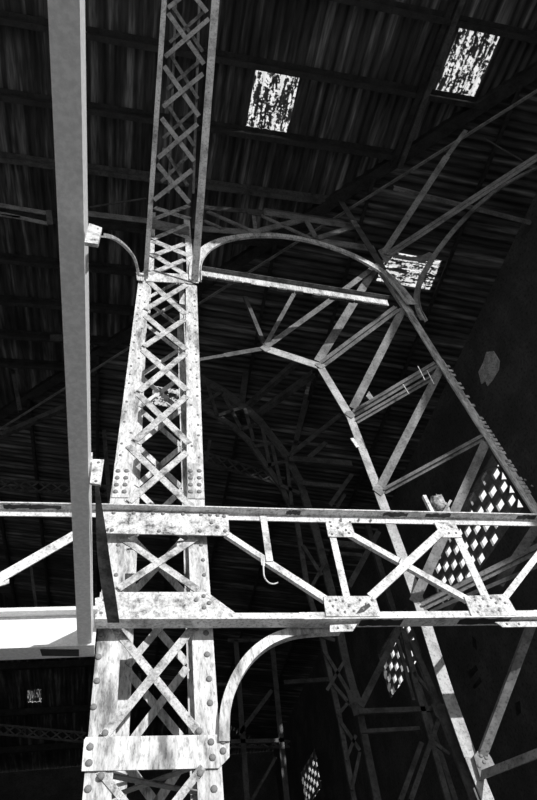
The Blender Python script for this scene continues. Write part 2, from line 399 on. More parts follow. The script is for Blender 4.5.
# ------------------------------------------------------------------ the tall lattice column
XA, XB = -.145, .462; PW = .122
t = column = thing('lattice_column', ((XA+XB)/2, 3.0, 0), 'tall riveted lattice column with worn white paint and crossed lacing bars in the centre left', 'column')
def vplate(nm, x0, x1, y0, y1, z0, z1_, mat, par): mb = MB(); mb.box(x0, x1, y0, y1, z0, z1_); return mb.make(nm, mat, par)
def seg_x(z):            # the shaft leans in very slightly as it rises
    k = max(0, min(1, (z-4.1)/3.0)); return XA+.085*k, XB+.07*k
def shaft(nm, side, Y, depth, pw, mat):
    mb = MB(); zs = [0, 4.1, 7.05, 8.8]; NX = (P(148, 241).x, P(191.5, 241).x)
    for i in range(3):
        q = []
        for z in (zs[i], zs[i+1]):
            xa, xb = seg_x(z) if i < 2 else NX
            ww = pw if i < 2 else .075
            x0, x1 = (xa, xa+ww) if side < 0 else (xb-ww, xb)
            q += [(x0, Y, z), (x1, Y, z), (x1, Y+.01, z), (x0, Y+.01, z)]
        mb.box8(q)
        q = []
        for z in (zs[i], zs[i+1]):
            xa, xb = seg_x(z) if i < 2 else NX; x0 = xa+.004 if side < 0 else xb-.014
            q += [(x0, Y+.0103, z), (x0+.01, Y+.0103, z), (x0+.01, Y+depth, z), (x0, Y+depth, z)]
        mb.box8(q)
    return mb.make(nm, mat, column)
# four corner members: two front flanges with returns, two rear flanges
shaft('front_flange', -1, 3.0, .12, PW, 'column'); shaft('front_flange', 1, 3.0, .12, PW*.94, 'column')
RY = 3.42
def rear(side, x0, x1):
    mb = MB(); mb.box(x0, x1, RY, RY+.01, 0, 7.0); k = P(151, 241).x if side < 0 else P(184, 241).x; mb.box(k-.03, k+.03, RY, RY+.01, 7.0005, 8.8); xx = x0 if side < 0 else x1-.01
    mb.box(xx, xx+.01, RY-.1, RY-.0003, 0, 7.0); return mb.make('rear_flange', 'column', column)
rear(-1, -.08, .045); rear(1, .36, .43)
# splice plates
def splice(side, z0, z1_):
    xa, xb = seg_x((z0+z1_)/2); x0, x1 = (xa+.003, xa+PW-.003) if side < 0 else (xb-PW*.94+.003, xb-.003)
    return vplate('splice_plate', x0, x1, 2.992, 3.0, z0, z1_, 'column', column)
zS = P(116, 498).z; splice(-1, zS, P(116, 464).z); splice(1, zS, P(195, 464).z)
def lace(x0, y0, x1, y1, Y, w, mat='lacing', off=0, par=None, t=.007):
    a, b = P(x0, y0, Y), P(x1, y1, Y); d = (b-a).normalized()
    if off: a = a+Vector((0, off, 0)); b = b+Vector((0, off, 0))
    W = pxw(a, b, NF, w); mb = MB(); profile(mb, a-d*.01, b+d*.01, W, 'flat', NF, t); return mb.make('lacing_bar', mat, par or column)
FL = [(112, 625, 201, 736, 8.5), (196, 625, 105, 736, 8.5), (101, 773, 160, 845, 8.5), (201, 770, 145, 842, 8.5),
      (120, 537, 196, 589, 6.5), (196, 539, 120, 589, 6.5), (129, 447, 190, 506, 6.3), (186, 454, 130, 502, 6.3),
      (140, 396, 188, 443, 6), (186, 398, 136, 441, 6), (143.5, 351, 186, 390, 5.4), (185, 355, 140, 392, 5.4),
      (146.5, 317, 185, 349, 4.8), (184, 321, 145, 347, 4.8), (149, 282, 185, 314, 4.6), (186, 286, 146.5, 310, 4.6),
      (153, 241, 189, 256, 4), (184, 245, 152, 257, 4), (152, 254, 185, 275, 4), (184, 261, 150, 275, 4), (154, 224, 189, 238, 3.5), (186, 226, 153, 240, 3.5),
      (155, 208, 189, 219, 3.5), (188, 207, 154, 220, 3.5)]
for i, (a, b, c, d, w_) in enumerate(FL):
    lace(a, b, c, d, 2.9995 if i % 2 == 0 else 2.9995, w_, off=-.016 if i % 2 else -.006)
# rear lacing: regular panels
zc = [P(155, y, 3.42).z for y in (708, 637, 566)]; H = (zc[2]-zc[0])/2-.03; z = zc[0]-H/2-3*(H+.03); k = 0
while z < 8.2:
    for s in (0, 1):
        xa, xb = .02, .36
        a = Vector((xa if s else xb, RY-.001-s*.008, z)); b = Vector((xb if s else xa, RY-.001-s*.008, z+H)); mb = MB(); profile(mb, a, b, .045, 'flat', NF, .007); mb.make('lacing_bar', 'column', column)
    z += H+.03; k += 1
# battens
bt = polyplate('batten_plate', [(84, 740), (86, 737), (222, 734.5), (229.5, 736), (229.5, 757), (219, 768), (81.5, 771)], 2.985, .007, 'column', column)
polyplate('batten_plate', [(147, 272), (192, 274.5), (193, 283.5), (146, 281)], 2.985, .007, 'column', column)
gp = polyplate('gusset_plate', [(152.5, 219), (189, 226.5), (189, 235), (152, 228)], 2.984, .007, 'dull', column); gp['label'] = 'dark gusset plate'
for zz in (P(100, 737).z, P(100, 770).z, P(100, 500).z):
    for sx in (0, 1):
        a = Vector((XA+.06 if sx else XB-.06, 3.02, zz-.01*sx)); b = Vector((XB-.05 if sx else XA+.07, 3.41, zz-.01*sx)); mb = MB()
        profile(mb, a, b, .045, 'flat', Vector((0, 0, -1)), .007); o = mb.make('diaphragm_bar', 'dull', column)
# rivets on the column
R1 = .0165
for x, y in [(101, 634), (98.5, 657), (97, 681), (93.5, 707), (206, 633), (207, 654.5), (209, 679), (210, 703), (214, 789), (88, 789), (115, 628), (196, 628), (105, 733), (199, 731), (101, 776), (200, 773)]:
    rivet(P(x, y, 2.985 if y in (628, 733, 731, 776, 773) else 3.0), R1, column)
for x, y in [(90, 747), (89, 763), (211, 742), (212.5, 757.5), (223, 741), (223, 751)]: rivet(P(x, y, 2.985), R1, column)
for r_ in range(4):
    for x0, dx in ((118-r_*.8, 8.6), (190.5, 8.7)):
        rivet(P(x0, 471+r_*6.9, 2.992), R1*1.02, column); rivet(P(x0+dx, 471+r_*6.9, 2.992), R1*1.02, column)
for s in (-1, 1):
    z = P(116, 455).z; k = 0
    while z < 6.95:
        xa, xb = seg_x(z); x = (xa+.03+(.055 if k % 4 == 2 else 0)) if s < 0 else (xb-.028-(.05 if k % 4 == 1 else 0))
        rivet((x, 3.0, z), .0105, column); z += .115; k += 1
for x, y in [(118, 545), (116, 575), (201, 545), (203, 560), (204, 575)]: rivet(P(x, y, 3.0), .013, column)

# ------------------------------------------------------------------ leaning lattice strut from column top toward the viewer
UPZ = P(170, 280, 3.0); 
def depth_of(p): w_ = Vector(p)-CAM; return RT.z*w_.x+FW.z*w_.y+UP.z*w_.z
D0 = depth_of(UPZ)
def lean(x, y):          # pixel on the leaning plane through the column top
    q = CAM+ray(190, 0)*(D0*.904); dirv = q-Vector((.262, 3.0, 7.11)); nrm = Vector((1, 0, 0)).cross(dirv).normalized()
    r = ray(x, y); base = Vector((.26, 2.985, 7.06)); return CAM+r*((base-CAM).dot(nrm)/r.dot(nrm)), (-nrm if nrm.y > 0 or nrm.z > 0 else nrm)
_, LN = lean(170, 100)
if LN.y > 0: LN = -LN
t = strut = thing('lattice_strut', lean(168, 279)[0], 'dark lattice strut rising from the white column top to the upper edge of the picture', 'strut')
def lmem(nm, x0, y0, x1, y1, w_, mat, prof, leg=.05, off=0, side=1, t_=.007):
    a, b = lean(x0, y0)[0]+LN*off, lean(x1, y1)[0]+LN*off; mb = MB(); profile(mb, a, b, pxw(a, b, LN, w_), prof, LN, t_, leg, side); return mb.make(nm, mat, strut)
lmem('chord', 145.5, 280, 166, -25, 5, 'grey', 'L', .02, side=1)
lmem('chord', 194.5, 282, 217.5, -25, 7.5, 'grey', 'L', .02, side=-1)
LB = [(164, 66, 199, 116), (203, 74, 163, 107), (168, 13, 204, 64), (209, 19, 165, 57), (161.5, 118, 194, 161), (197.5, 124, 158, 158), (157, 164, 189.5, 203), (192, 170, 154, 200), (172, -32, 207, 12), (214, -28, 168, 8)]
for i, (a, b, c, d) in enumerate(LB): lmem('lacing_bar', a, b, c, d, 4.6, 'dull', 'flat', off=.001+.008*(i % 2))
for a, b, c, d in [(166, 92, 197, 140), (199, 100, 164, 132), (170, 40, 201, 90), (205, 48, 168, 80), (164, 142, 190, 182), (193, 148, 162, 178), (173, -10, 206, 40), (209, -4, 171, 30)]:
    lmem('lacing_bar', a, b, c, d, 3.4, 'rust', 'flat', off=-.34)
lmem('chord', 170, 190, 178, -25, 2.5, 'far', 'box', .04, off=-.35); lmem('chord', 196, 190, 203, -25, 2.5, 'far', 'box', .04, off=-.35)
for x, y in [(143, 272), (143, 277), (193, 274), (193, 279), (196.5, 275), (196.5, 280)]: rivet(lean(x, y)[0], .009, strut)

# ------------------------------------------------------------------ arched brace, tie and top girder between the columns
c2 = t = thing('lattice_post', (P(530, 500).x, 3.0, 0), 'grey notched steel post leaning up the right side past the plaster patch', 'column')
PB = [(384, 270), (402, 300), (440, 361), (487, 434), (530, 500), (600, 612)]
mb = MB()
pts = [P(x, y, 3.02) for x, y in PB]; un = []
for i in range(len(pts)): d, u, n = axes(pts[max(i-1, 0)], pts[min(i+1, len(pts)-1)], NF); un.append((u, n))
mb.strip(pts, un, -.04, .04, -.01, 0); mb.strip(pts, un, -.04, -.03, -.09, -.0103)
base_x = pts[-1].x; mb.box(base_x-.035, base_x+.035, 3.02, 3.03, 0, pts[-1].z+.02); mb.make('flange', 'column', c2)
for i in range(34):      # notched edge: the cut ends of lacing bars
    k = i/33; x, y = 441+(531-441)*k, 352+(494-352)*k
    if i < 4 or random.random() < .12: continue
    p = P(x+2.3, y-1.5, 3.0305); q = MB(); dd = .012; X0 = P(x-4, y, 3.0305).x; q.box(X0-.02, X0+.028, 3.012, 3.019, p.z-dd*1.6, p.z+dd*.9); q.make('notch', 'column', c2)
member('edge_angle', 441, 358, 3.03, 462, 391, 3.03, 4, 'column', c2, 'flat', off=-.012)
member('upper_post', 338, 196, 3.02, 383, 268, 3.02, 5, 'far', c2, 'L', side=-1)
member('upper_post', 383, 268, 3.02, 412, 311, 3.02, 4.5, 'grey', c2, 'L', off=-.02)
for x, y in [(532, 486), (525, 480)]: rivet(P(x, y, 3.02), .012, c2)

t = arch = thing('arched_brace', P(196, 280, 2.97), 'long arched steel brace springing from the tall column top over to the right post', 'brace')
curved('arch_rib', [(195.5, 281, 2.97), (195.5, 266, 2.97), (201, 254, 2.97), (212, 245, 2.97), (228, 239, 2.97), (253, 235.5, 2.97), (281, 236, 2.97), (307, 240, 2.97), (330, 246.5, 2.97), (350, 254, 2.97), (368, 263, 2.97), (386, 274, 2.97), (400, 288, 2.97), (412, 304, 2.97)], 4.2, 'column', arch, 'O', leg=.02, side=1, t=.008)
polyplate('foot_plate', [(192, 274), (198.5, 275), (198.5, 283), (192, 282)], 2.972, .006, 'column', arch)
t = thing('tie_beam', P(200, 272, 3.05), 'bright straight tie beam just under the long arched brace', 'beam')
member('flange', 199, 272.5, 3.03, 388, 302.5, 3.03, 6, 'column', t, 'flat', t=.008)
a, b = P(199, 270, 3.03), P(388, 300, 3.03); mb = MB(); d, u, n = axes(a, b, NF); mb.bar(a, b, u, n, -.012, -.004, .001, .05); mb.make('upper_leg', 'rust', t)
a, b = P(199, 276, 3.03), P(388, 306, 3.03); mb = MB()
random.seed(3)
for k in range(22):
    if k in (6, 7, 12): continue
    q0, q1 = a+(b-a)*(k/22), a+(b-a)*((k+.9)/22); mb.bar(q0, q1, u, n, -.006, .012+random.random()*.022, -.02, .012)
o = mb.make('ragged_leg', 'rust', t); o['label'] = 'dark ragged rusted lower edge'
t = thing('top_girder', P(266, 212, 3.12), 'thin dark triangulated girder above the arched brace right of the column', 'girder')
YG = 3.16
for q in [(200, 207, 266, 212, 4, 'far'), (264, 211.5, 360, 227, 5.5, 'dull'), (264, 208.5, 352, 222, 1.8, 'far')]: member('upper_chord', q[0], q[1], YG, q[2], q[3], YG, q[4], q[5], t, 'L', leg=.012)
for q in [(197, 228, 256, 232.5, 5, 'dull'), (254, 232, 310, 239, 4, 'dull'), (308, 239, 375, 248.5, 5.5, 'dull')]: member('lower_chord', q[0], q[1], YG, q[2], q[3], YG, q[4], q[5], t, 'L', leg=.012)
for q in [(253, 211, 256, 231, 3.4), (257, 231, 305, 218.5, 4.8), (253, 211, 311, 238, 2), (305.5, 218, 316.5, 238, 4), (317, 238, 354, 226, 4.5), (208, 211, 253, 231, 2.4), (204, 220, 222, 228, 2)]:
    member('web_bar', q[0], q[1], YG-.02, q[2], q[3], YG-.02, q[4], 'dull', t, 'L', t=.006, leg=.02)
polyplate('gusset_plate', [(247, 209), (262, 211), (261, 216), (248, 214)], YG-.03, .006, 'far', t)
polyplate('gusset_plate', [(248, 228), (262, 230), (260, 234.5), (249, 233.5)], YG-.03, .006, 'grey', t)
t = thing('top_girder', P(0, 208, 3.2), 'thin dark girder end stopping at the left side of the overhead beam', 'girder')
for q in [(-40, 198, 49, 213, 3.4), (-40, 204, 49, 223.5, 3), (-40, 210, 20, 217, 2)]: member('chord', q[0], q[1], 3.2, q[2], q[3], 3.2, q[4], 'dull', t, 'L', leg=.012)
member('end_plate', 48.5, 210, 3.19, 50, 224, 3.19, 6, 'far', t, 'flat')
t = thing('wall_tie', P(90, 215, 3.3), 'pale thin steel member level behind the beam bracket, between beam and column', 'tie')
member('angle', 86, 213, 3.3, 152, 221, 3.3, 5, 'dull', t, 'flat'); member('rod', 90, 207, 3.32, 146, 198, 3.32, 1.5, 'far', t, 'flat')

# ------------------------------------------------------------------ the long horizontal girder in front of the column
GY = 2.94
gird = thing('lattice_girder', P(300, 616, GY), 'bright white triangulated girder running level across the picture in front of the column', 'girder')
def chord(nm, pix, h_px, ledge, at, mat, stains=()):
    """vertical leg h_px tall under/over a horizontal leg that projects toward the viewer"""
    pts = [P(x, y, GY) for x, y in pix]; mb = MB(); hh = h_px
    for a, b in zip(pts[:-1], pts[1:]):
        d, u, n = axes(a, b, NF); u = u if u.z > 0 else -u
        W = pxw(a, b, NF, hh); mb.bar(a, b, u, n, -W/2, W/2, -.008, 0)
        if at == 'top': mb.bar(a, b, u, n, W/2+.0003, W/2+.008, -.008, ledge)
        else: mb.bar(a, b, u, n, -W/2-.008, -W/2-.0003, -.008, ledge)
    o = mb.make(nm, mat, gird)
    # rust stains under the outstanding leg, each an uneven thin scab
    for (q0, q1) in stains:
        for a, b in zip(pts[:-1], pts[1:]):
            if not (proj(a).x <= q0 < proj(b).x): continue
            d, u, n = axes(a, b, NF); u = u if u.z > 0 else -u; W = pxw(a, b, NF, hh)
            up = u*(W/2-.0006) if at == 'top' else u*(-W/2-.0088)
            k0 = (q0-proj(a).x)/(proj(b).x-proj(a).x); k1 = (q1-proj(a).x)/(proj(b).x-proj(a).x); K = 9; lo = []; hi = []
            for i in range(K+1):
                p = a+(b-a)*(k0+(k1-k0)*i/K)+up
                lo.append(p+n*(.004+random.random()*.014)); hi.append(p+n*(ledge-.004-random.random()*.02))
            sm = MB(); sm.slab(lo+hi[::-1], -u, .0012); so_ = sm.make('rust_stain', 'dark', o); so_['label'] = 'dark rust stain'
    return o
chord('upper_chord', [(-60, 511), (0, 512.5), (110, 514), (300, 518.5), (537, 523), (640, 525)], 6, .062, 'top', 'girder', ((3, 30), (28, 60), (285, 300), (378, 402), (420, 445), (515, 535)))
chord('lower_chord', [(96, 619.5), (300, 619), (537, 616.5), (640, 615)], 13, .085, 'bottom', 'girder', ((352, 392), (448, 500)))
polyplate('upper_gusset', [(98, 511), (228, 514), (229.5, 534), (226, 535.5), (100, 533)], GY-.009, .008, 'gusset', gird)
polyplate('lower_gusset', [(100, 592), (207, 592), (237, 614), (237, 618), (99, 619)], GY-.009, .008, 'gusset', gird)
polyplate('corner_plate', [(95, 598), (106, 596), (107, 620), (95.5, 624)], GY-.019, .008, 'gusset', gird)
def web(x0, y0, x1, y1, w_, prof='L', off=-.004, side=1, leg=.03, mat='girder'):
    a, b = P(x0, y0, GY), P(x1, y1, GY); s = Vector((0, off, 0)); a += s; b += s
    mb = MB(); profile(mb, a, b, pxw(a, b, NF, w_), prof, NF, .007, leg, side); return mb.make('web_bar', mat, gird)
web(226, 533, 267, 560, 5, off=-.002); web(266, 560, 326, 599, 6, off=-.002)
web(263, 517, 269.5, 562, 6.5, off=-.011, leg=.03, side=-1)
web(329, 520, 347.5, 600, 6.5, off=-.001, side=-1, leg=.05)
web(350, 533, 400, 561, 5, off=-.001); web(399, 560.5, 468, 599, 5, off=-.001)
web(370, 598, 447, 527, 8.5, off=-.014, leg=.02)
web(456, 533, 487, 600, 7, off=-.001, side=-1)
web(503, 600, 541, 551, 7, off=-.001); web(541, 551, 580, 520, 7, off=-.001)
web(-40, 601, 75, 535, 9, off=-.004, prof='L', side=-1, leg=.05)
polyplate('web_splice', [(-4, 584), (9, 579), (9, 583), (-3, 587)], GY-.02, .007, 'girder', gird)
GP = {'a': [(325.5, 521), (351, 522), (354.5, 533), (353, 537), (328.5, 536.5)], 'b': [(323.5, 596), (375, 596), (380, 612), (380, 616), (326, 616)],
      'c': [(434, 522), (455, 522.5), (462, 537), (442, 537.5)], 'd': [(464, 596), (506, 594), (516, 611), (516, 615), (472, 616)]}
gpo = {k: polyplate('gusset_plate', v, GY-.0105, .008, 'gusset', gird) for k, v in GP.items()}
RG = [(331, 526), (338, 528), (346, 530), (349, 533), (332, 534), (341, 521), (330, 522), (350, 522),
      (330, 601), (333, 606), (338, 610), (343, 601), (349, 606), (354, 611), (360, 600), (366, 604), (372, 600), (363, 609), (336, 600), (345, 612),
      (441, 528), (449, 533), (456, 533), (452, 527), (475, 600), (483, 599), (491, 598), (500, 599), (480, 606), (488, 606), (496, 603), (505, 603), (478, 612), (499, 610),
      (211.5, 522.7), (217.5, 527), (225, 531), (112, 530), (159, 531), (200, 531), (113.6, 512.8), (133.7, 513), (152.8, 513.3), (163, 513.5), (183, 514), (201, 514.6), (210, 515), (217.5, 515.2), (224, 516.3),
      (203.6, 596), (204, 607.5), (209, 603), (196, 600), (108, 604), (359, 519.6), (341, 519.2), (371, 520)]
for x, y in RG: rivet(P(x, y, GY-.0105), .009 if x > 240 else .0125, gird)
for x, y in [(108, 529), (104, 600), (101, 613)]: rivet(P(x, y, GY-.019), .009, gird)
o = polyplate('rust_hole', [(356, 614), (361, 607), (369, 603), (371, 606), (364, 612)], GY-.0112, .001, 'dark', gird); o['label'] = 'dark rust stain beside the rivets'
# lower tabs hanging under the lower chord
polyplate('under_plate', [(330, 625), (357, 624), (353, 631), (330, 632)], GY-.05, .007, 'gusset', gird)
polyplate('under_plate', [(495, 622), (600, 620), (600, 626), (503, 627)], GY-.05, .007, 'gusset', gird)
for x, y in [(338, 628), (348, 628), (507, 624), (519, 624)]: rivet(P(x, y, GY-.05), .008, gird)
# quarter-circle brace under the girder
t = thing('curved_brace', P(225, 735, 2.96), 'thick white quarter-circle brace from the column band up to the underside of the girder', 'brace')
curved('brace_rib', [(224.5, 741, 2.97), (224.5, 725, 2.97), (226, 707, 2.97), (231, 689, 2.97), (240, 670, 2.97), (253, 653, 2.97), (270, 640, 2.97), (290, 632, 2.97), (312, 628.5, 2.97), (340, 627, 2.97)], 10, 'column', t, 'L', leg=.05, side=1)
# white hook hanging from the girder
t = thing('hook', P(264, 560, GY-.02), 'small pale bent wire hook hanging from the girder diagonal', 'hook')
polyplate('clip', [(260.5, 555), (264.5, 556), (265, 566), (261.5, 565)], GY-.02, .004, 'girder', t)
hk = smooth_pts([P(x, y, GY-.02) for x, y in [(263.5, 560), (263.5, 570), (264.5, 577), (268, 582), (273, 584), (278, 582.5)]])
cu = MB(); K = 6
for i, p in enumerate(hk):
    d = (hk[min(i+1, len(hk)-1)]-hk[max(i-1, 0)]).normalized(); u = d.cross(NF).normalized()
    for k in range(K): an = 2*math.pi*k/K; cu.v.append(p+(u*math.cos(an)+NF*math.sin(an))*.005)
for i in range(len(hk)-1):
    for k in range(K): cu.f.append((i*K+k, i*K+(k+1) % K, (i+1)*K+(k+1) % K, (i+1)*K+k))
cu.f.append(tuple(range(K))); cu.f.append(tuple(range(len(cu.v)-1, len(cu.v)-K-1, -1)))
cu.make('wire', 'girder', t, True)
# cloth bundle and pipe stub on the girder
def blob(nm, c, r, mat, label, cat):
    bm = bmesh.new(); bmesh.ops.create_icosphere(bm, subdivisions=4, radius=1)
    from mathutils import noise
    for v in bm.verts:
        n = noise.noise(v.co*2.1+Vector((3, 1, 7)))*.28+abs(noise.noise(v.co*5))*.22
        v.co = Vector((v.co.x*r[0], v.co.y*r[1], v.co.z*r[2]))*(1+n-.1)
    vs = [v.co+c for v in bm.verts]; fs = [tuple(x.index for x in f.verts) for f in bm.faces]; bm.free()
    return tag(build(nm, vs, fs, mat, None, True), label, cat)
cb = P(441, 505, GY+.03); blob('cloth_bundle', Vector((cb.x, cb.y+.02, cb.z)), (.062, .05, .105), 'cloth', 'crumpled mottled bundle perched on the girder top chord at right', 'bundle')
a, b = P(424.5, 495, GY-.03), P(434, 514, GY-.03); t_ = MB(); profile(t_, a, b, .026, 'box', NF, leg=.026); tag(t_.make('steel_stub', 'girder'), 'short bright stub of bar sticking up beside the crumpled bundle', 'bar', None)
a, b = P(451, 500, GY-.035), P(443, 514, GY-.035); t_ = MB(); profile(t_, a, b, .018, 'box', NF, leg=.018); tag(t_.make('steel_stub', 'grey'), 'short grey stub of bar leaning against the right side of the bundle', 'bar', None)

# ------------------------------------------------------------------ left cross beam and overhead beam
cb = thing('cross_beam', (-.6, 2.95, 3.13), 'white horizontal steel beam entering from the left under the overhead beam end', 'beam')
def cbox(nm, y0, y1, z0, z1_, mat='beam', x0=-2.4, x1=-.150): mb = MB(); mb.box(x0, x1, y0, y1, z0, z1_); return mb.make(nm, mat, cb)
zb = P(40, 658.7, 3.0).z
cbox('bottom_flange', 2.885, 3.0, zb, zb+.012); cbox('top_flange', 2.885, 2.998, P(40, 622.5, 3.0).z, P(40, 622.5, 3.0).z+.02)
cbox('web', 2.94, 2.95, zb+.0123, P(40, 622.5, 3.0).z-.0003)
mb = MB(); mb.slab([PZ(x, y, zb-.0005) for x, y in [(40, 649), (79, 649.5), (79, 656), (42, 655.5)]], Vector((0, 0, -1)), .002); o = mb.make('rust_patch', 'dark', cb); o['label'] = 'dark scorched rust patch'
ob = thing('overhead_beam', (-.21, 2.93, 3.2), 'wide smooth pale beam passing overhead along the left side of the picture', 'beam')
def obox(nm, x0, x1, z0, z1_): mb = MB(); mb.box(x0, x1, -2.0, 2.93, z0, z1_); return mb.make(nm, 'beam', ob)
obox('body', -.2304, -.1651, zb+.0125, 3.24); 
obox('lip', -.1717, -.164, 3.2, 3.26) if False else None
# bracket up the beam with its thin curved brace
t = thing('bracket', PX(95, 235, -.15), 'small white angle bracket on the overhead beam edge holding the thin curved brace', 'bracket')
YB = PX(92, 235, -.15).y
def bplate(pix, Y, nm, par, th=.01): mb = MB(); mb.slab([P(x, y, Y) for x, y in pix], Vector((0, 1, 0)), th); return mb.make(nm, 'gusset', par)
def rivy(x, y, Y, r, par): rivet(P(x, y, Y), r, par)
bplate([(89, 223), (102, 227.5), (98, 244), (84.5, 242)], .70, 'plate', t)
rivy(95, 240, .70, .0035, t); rivy(98, 229, .70, .003, t)
pts = [(101, 235.5, .74), (110, 237, 1.05), (119, 241.5, 1.45), (128, 249.5, 1.9), (135, 260, 2.4), (139, 276, 2.93)]
t2 = thing('curved_brace', P(139, 276, 2.93), 'thin curved brace joining the overhead beam bracket to the column top on its left', 'brace')
curved('rib', pts, 2.2, 'column', t2, 'O', t=.005, leg=.007, side=1)
polyplate('foot_plate', [(136, 272), (144, 273), (144, 281), (137, 280)], 2.972, .006, 'column', t2)
t = thing('bracket', P(97, 470, 1.7), 'larger white bolted bracket plate halfway down the overhead beam', 'bracket')
bplate([(92.5, 459), (104, 459.5), (100.5, 484.6), (90, 483)], 1.66, 'plate', t)
bplate([(90, 453), (92.5, 452), (92.5, 484), (89.5, 482)], 1.675, 'back_leg', t)
rivy(98.5, 462.5, 1.66, .006, t); rivy(96, 481, 1.66, .006, t)
# dark twisted strap
L_ = [(95, 484, 1.72), (95.5, 500, 1.85), (96, 530, 2.1), (98, 560, 2.3), (102, 590, 2.5), (107.5, 622, 2.72)]
R_ = [(98.5, 484, 1.72), (101, 500, 1.85), (106, 530, 2.1), (110, 560, 2.3), (115, 590, 2.5), (119.5, 622, 2.72)]
L_ = smooth_pts([P(*p) for p in L_], 4); R_ = smooth_pts([P(*p) for p in R_], 4); mb = MB(); k = 0
for a, b in zip(L_, R_): mb.v += [a, b, b+Vector((0, .008, 0)), a+Vector((0, .008, 0))]
for i in range(len(L_)-1):
    for j in range(4): mb.f.append((i*4+j, i*4+(j+1) % 4, i*4+4+(j+1) % 4, i*4+4+j))
mb.f.append((0, 1, 2, 3)); e = len(mb.v)-4; mb.f.append((e+3, e+2, e+1, e))
tag(mb.make('steel_strap', 'rust'), 'dark twisted steel strap slanting from the bolted bracket plate down across the girder', 'strap')
# overhead beam end plate
t = None

# ------------------------------------------------------------------ trussed arch behind (knee frame)
AY = 3.62
fr = thing('trussed_arch', P(490, 800, AY), 'polygonal steel frame with a knee, its long grey leg passing down behind the girder', 'frame')
CH = [(150, 356), (190, 361), (225, 355), (265, 348), (320, 366), (350, 416), (379, 492), (420, 604), (447, 690), (471, 757), (508, 850)]
for i in range(len(CH)-1):
    (x0, y0), (x1, y1) = CH[i], CH[i+1]
    w_ = [3, 3, 4, 6, 7, 7.5, 9.5, 11, 12, 12, 12][min(i, 10)]; m_ = 'far' if i < 3 else 'grey'  # leftmost chords take the dimmer steel as painted shade
    member('chord', x0, y0, AY, x1, y1, AY, w_, m_, fr, 'L', side=-1, leg=.05)
for x, y in [(265, 349), (320, 366), (350, 415), (379, 491)]:
    p = P(x, y, AY-.002); s = .06; mb = MB(); mb.slab([p+Vector((-s, 0, .2*s)), p+Vector((0, 0, -s)), p+Vector((s*1.1, 0, .0)), p+Vector((.5*s, 0, s)), p+Vector((-.4*s, 0, .9*s))], Vector((0, -1, 0)), .007); mb.make('gusset_plate', 'dull', fr)
member('chord_splice', 352, 438, AY-.01, 358, 447, AY-.01, 3, 'girder', fr, 'flat')
WB = [(267, 346, AY, 328, 302, 3.3, 5, 'dull'), (328, 302, 3.3, 378, 264, 3.0, 5, 'dull'), (266, 347, AY, 245, 296, 3.7, 3.5, 'far'), (266, 344, AY, 296, 290, 3.2, 4, 'dull'),
      (318, 361, AY, 375, 268, 3.04, 8, 'dull'), (322, 364, AY, 397, 308, 3.04, 8, 'dull'), (353, 408, AY, 403, 309, 3.04, 8, 'dull'),
      (354, 413, AY, 436, 364, 3.06, 7, 'dull'), (356, 421, AY, 441, 372, 3.10, 6, 'dull'), (381, 486, AY, 441, 368, 3.04, 8.5, 'dull'), (384, 491, AY, 485, 436, 3.04, 7, 'dull'),
      (486, 442, 3.04, 414, 602, AY, 10, 'dull'), (422, 606, AY, 545, 545, 3.06, 10, 'dull'), (430, 611, AY, 545, 563, 3.08, 4, 'far'), (499, 584, 3.4, 542, 519, 3.06, 10, 'dull'),
      (478, 776, AY, 545, 750, 3.10, 9, 'dull'), (480, 764, AY, 532, 626, 3.04, 9, 'dull')]
for i, q in enumerate(WB): member('brace_bar', *q[:7], q[7], fr, 'O' if i in (5, 7, 8, 10, 12) else 'L', leg=.04 if i not in (5, 7, 8, 10, 12) else .02, side=-1)  # dull steel paints shade onto braces the sun still reaches
polyplate('gusset_plate', [(474, 756), (482, 745), (491, 757), (496, 768), (480, 777)], AY-.03, .007, 'dull', fr)
for x, y in [(481, 756), (484, 762), (479, 766), (486, 758), (340, 428), (352, 428)]:
    if y > 500: rivet(P(x, y, AY-.03), .012, fr)
# wires on the double brace
for q in [(418, 366, 425, 380), (427, 370, 434, 384), (403, 384, 409, 394)]:
    member('wire_tie', q[0], q[1], 3.05, q[2], q[3], 3.05, .8, 'grey', fr, 'flat', t=.004)
member('second_leg', 412, 640, AY+.12, 440, 706, AY+.12, 5, 'far', fr, 'L'); member('second_leg', 440, 706, AY+.12, 480, 810, AY+.12, 6, 'far', fr, 'L')
t = thing('ledge_scrap', P(372, 398, 3.3), 'small pale scrap of metal lodged on the brace above the double angle', 'scrap')
polyplate('plate', [(366, 396), (369, 391), (371, 394), (374, 398), (370, 400)], 3.42, .01, 'dull', t)

def RYk(x, y, k=.93):
    return min(on1(x, y).y, on2(x, y).y)*k
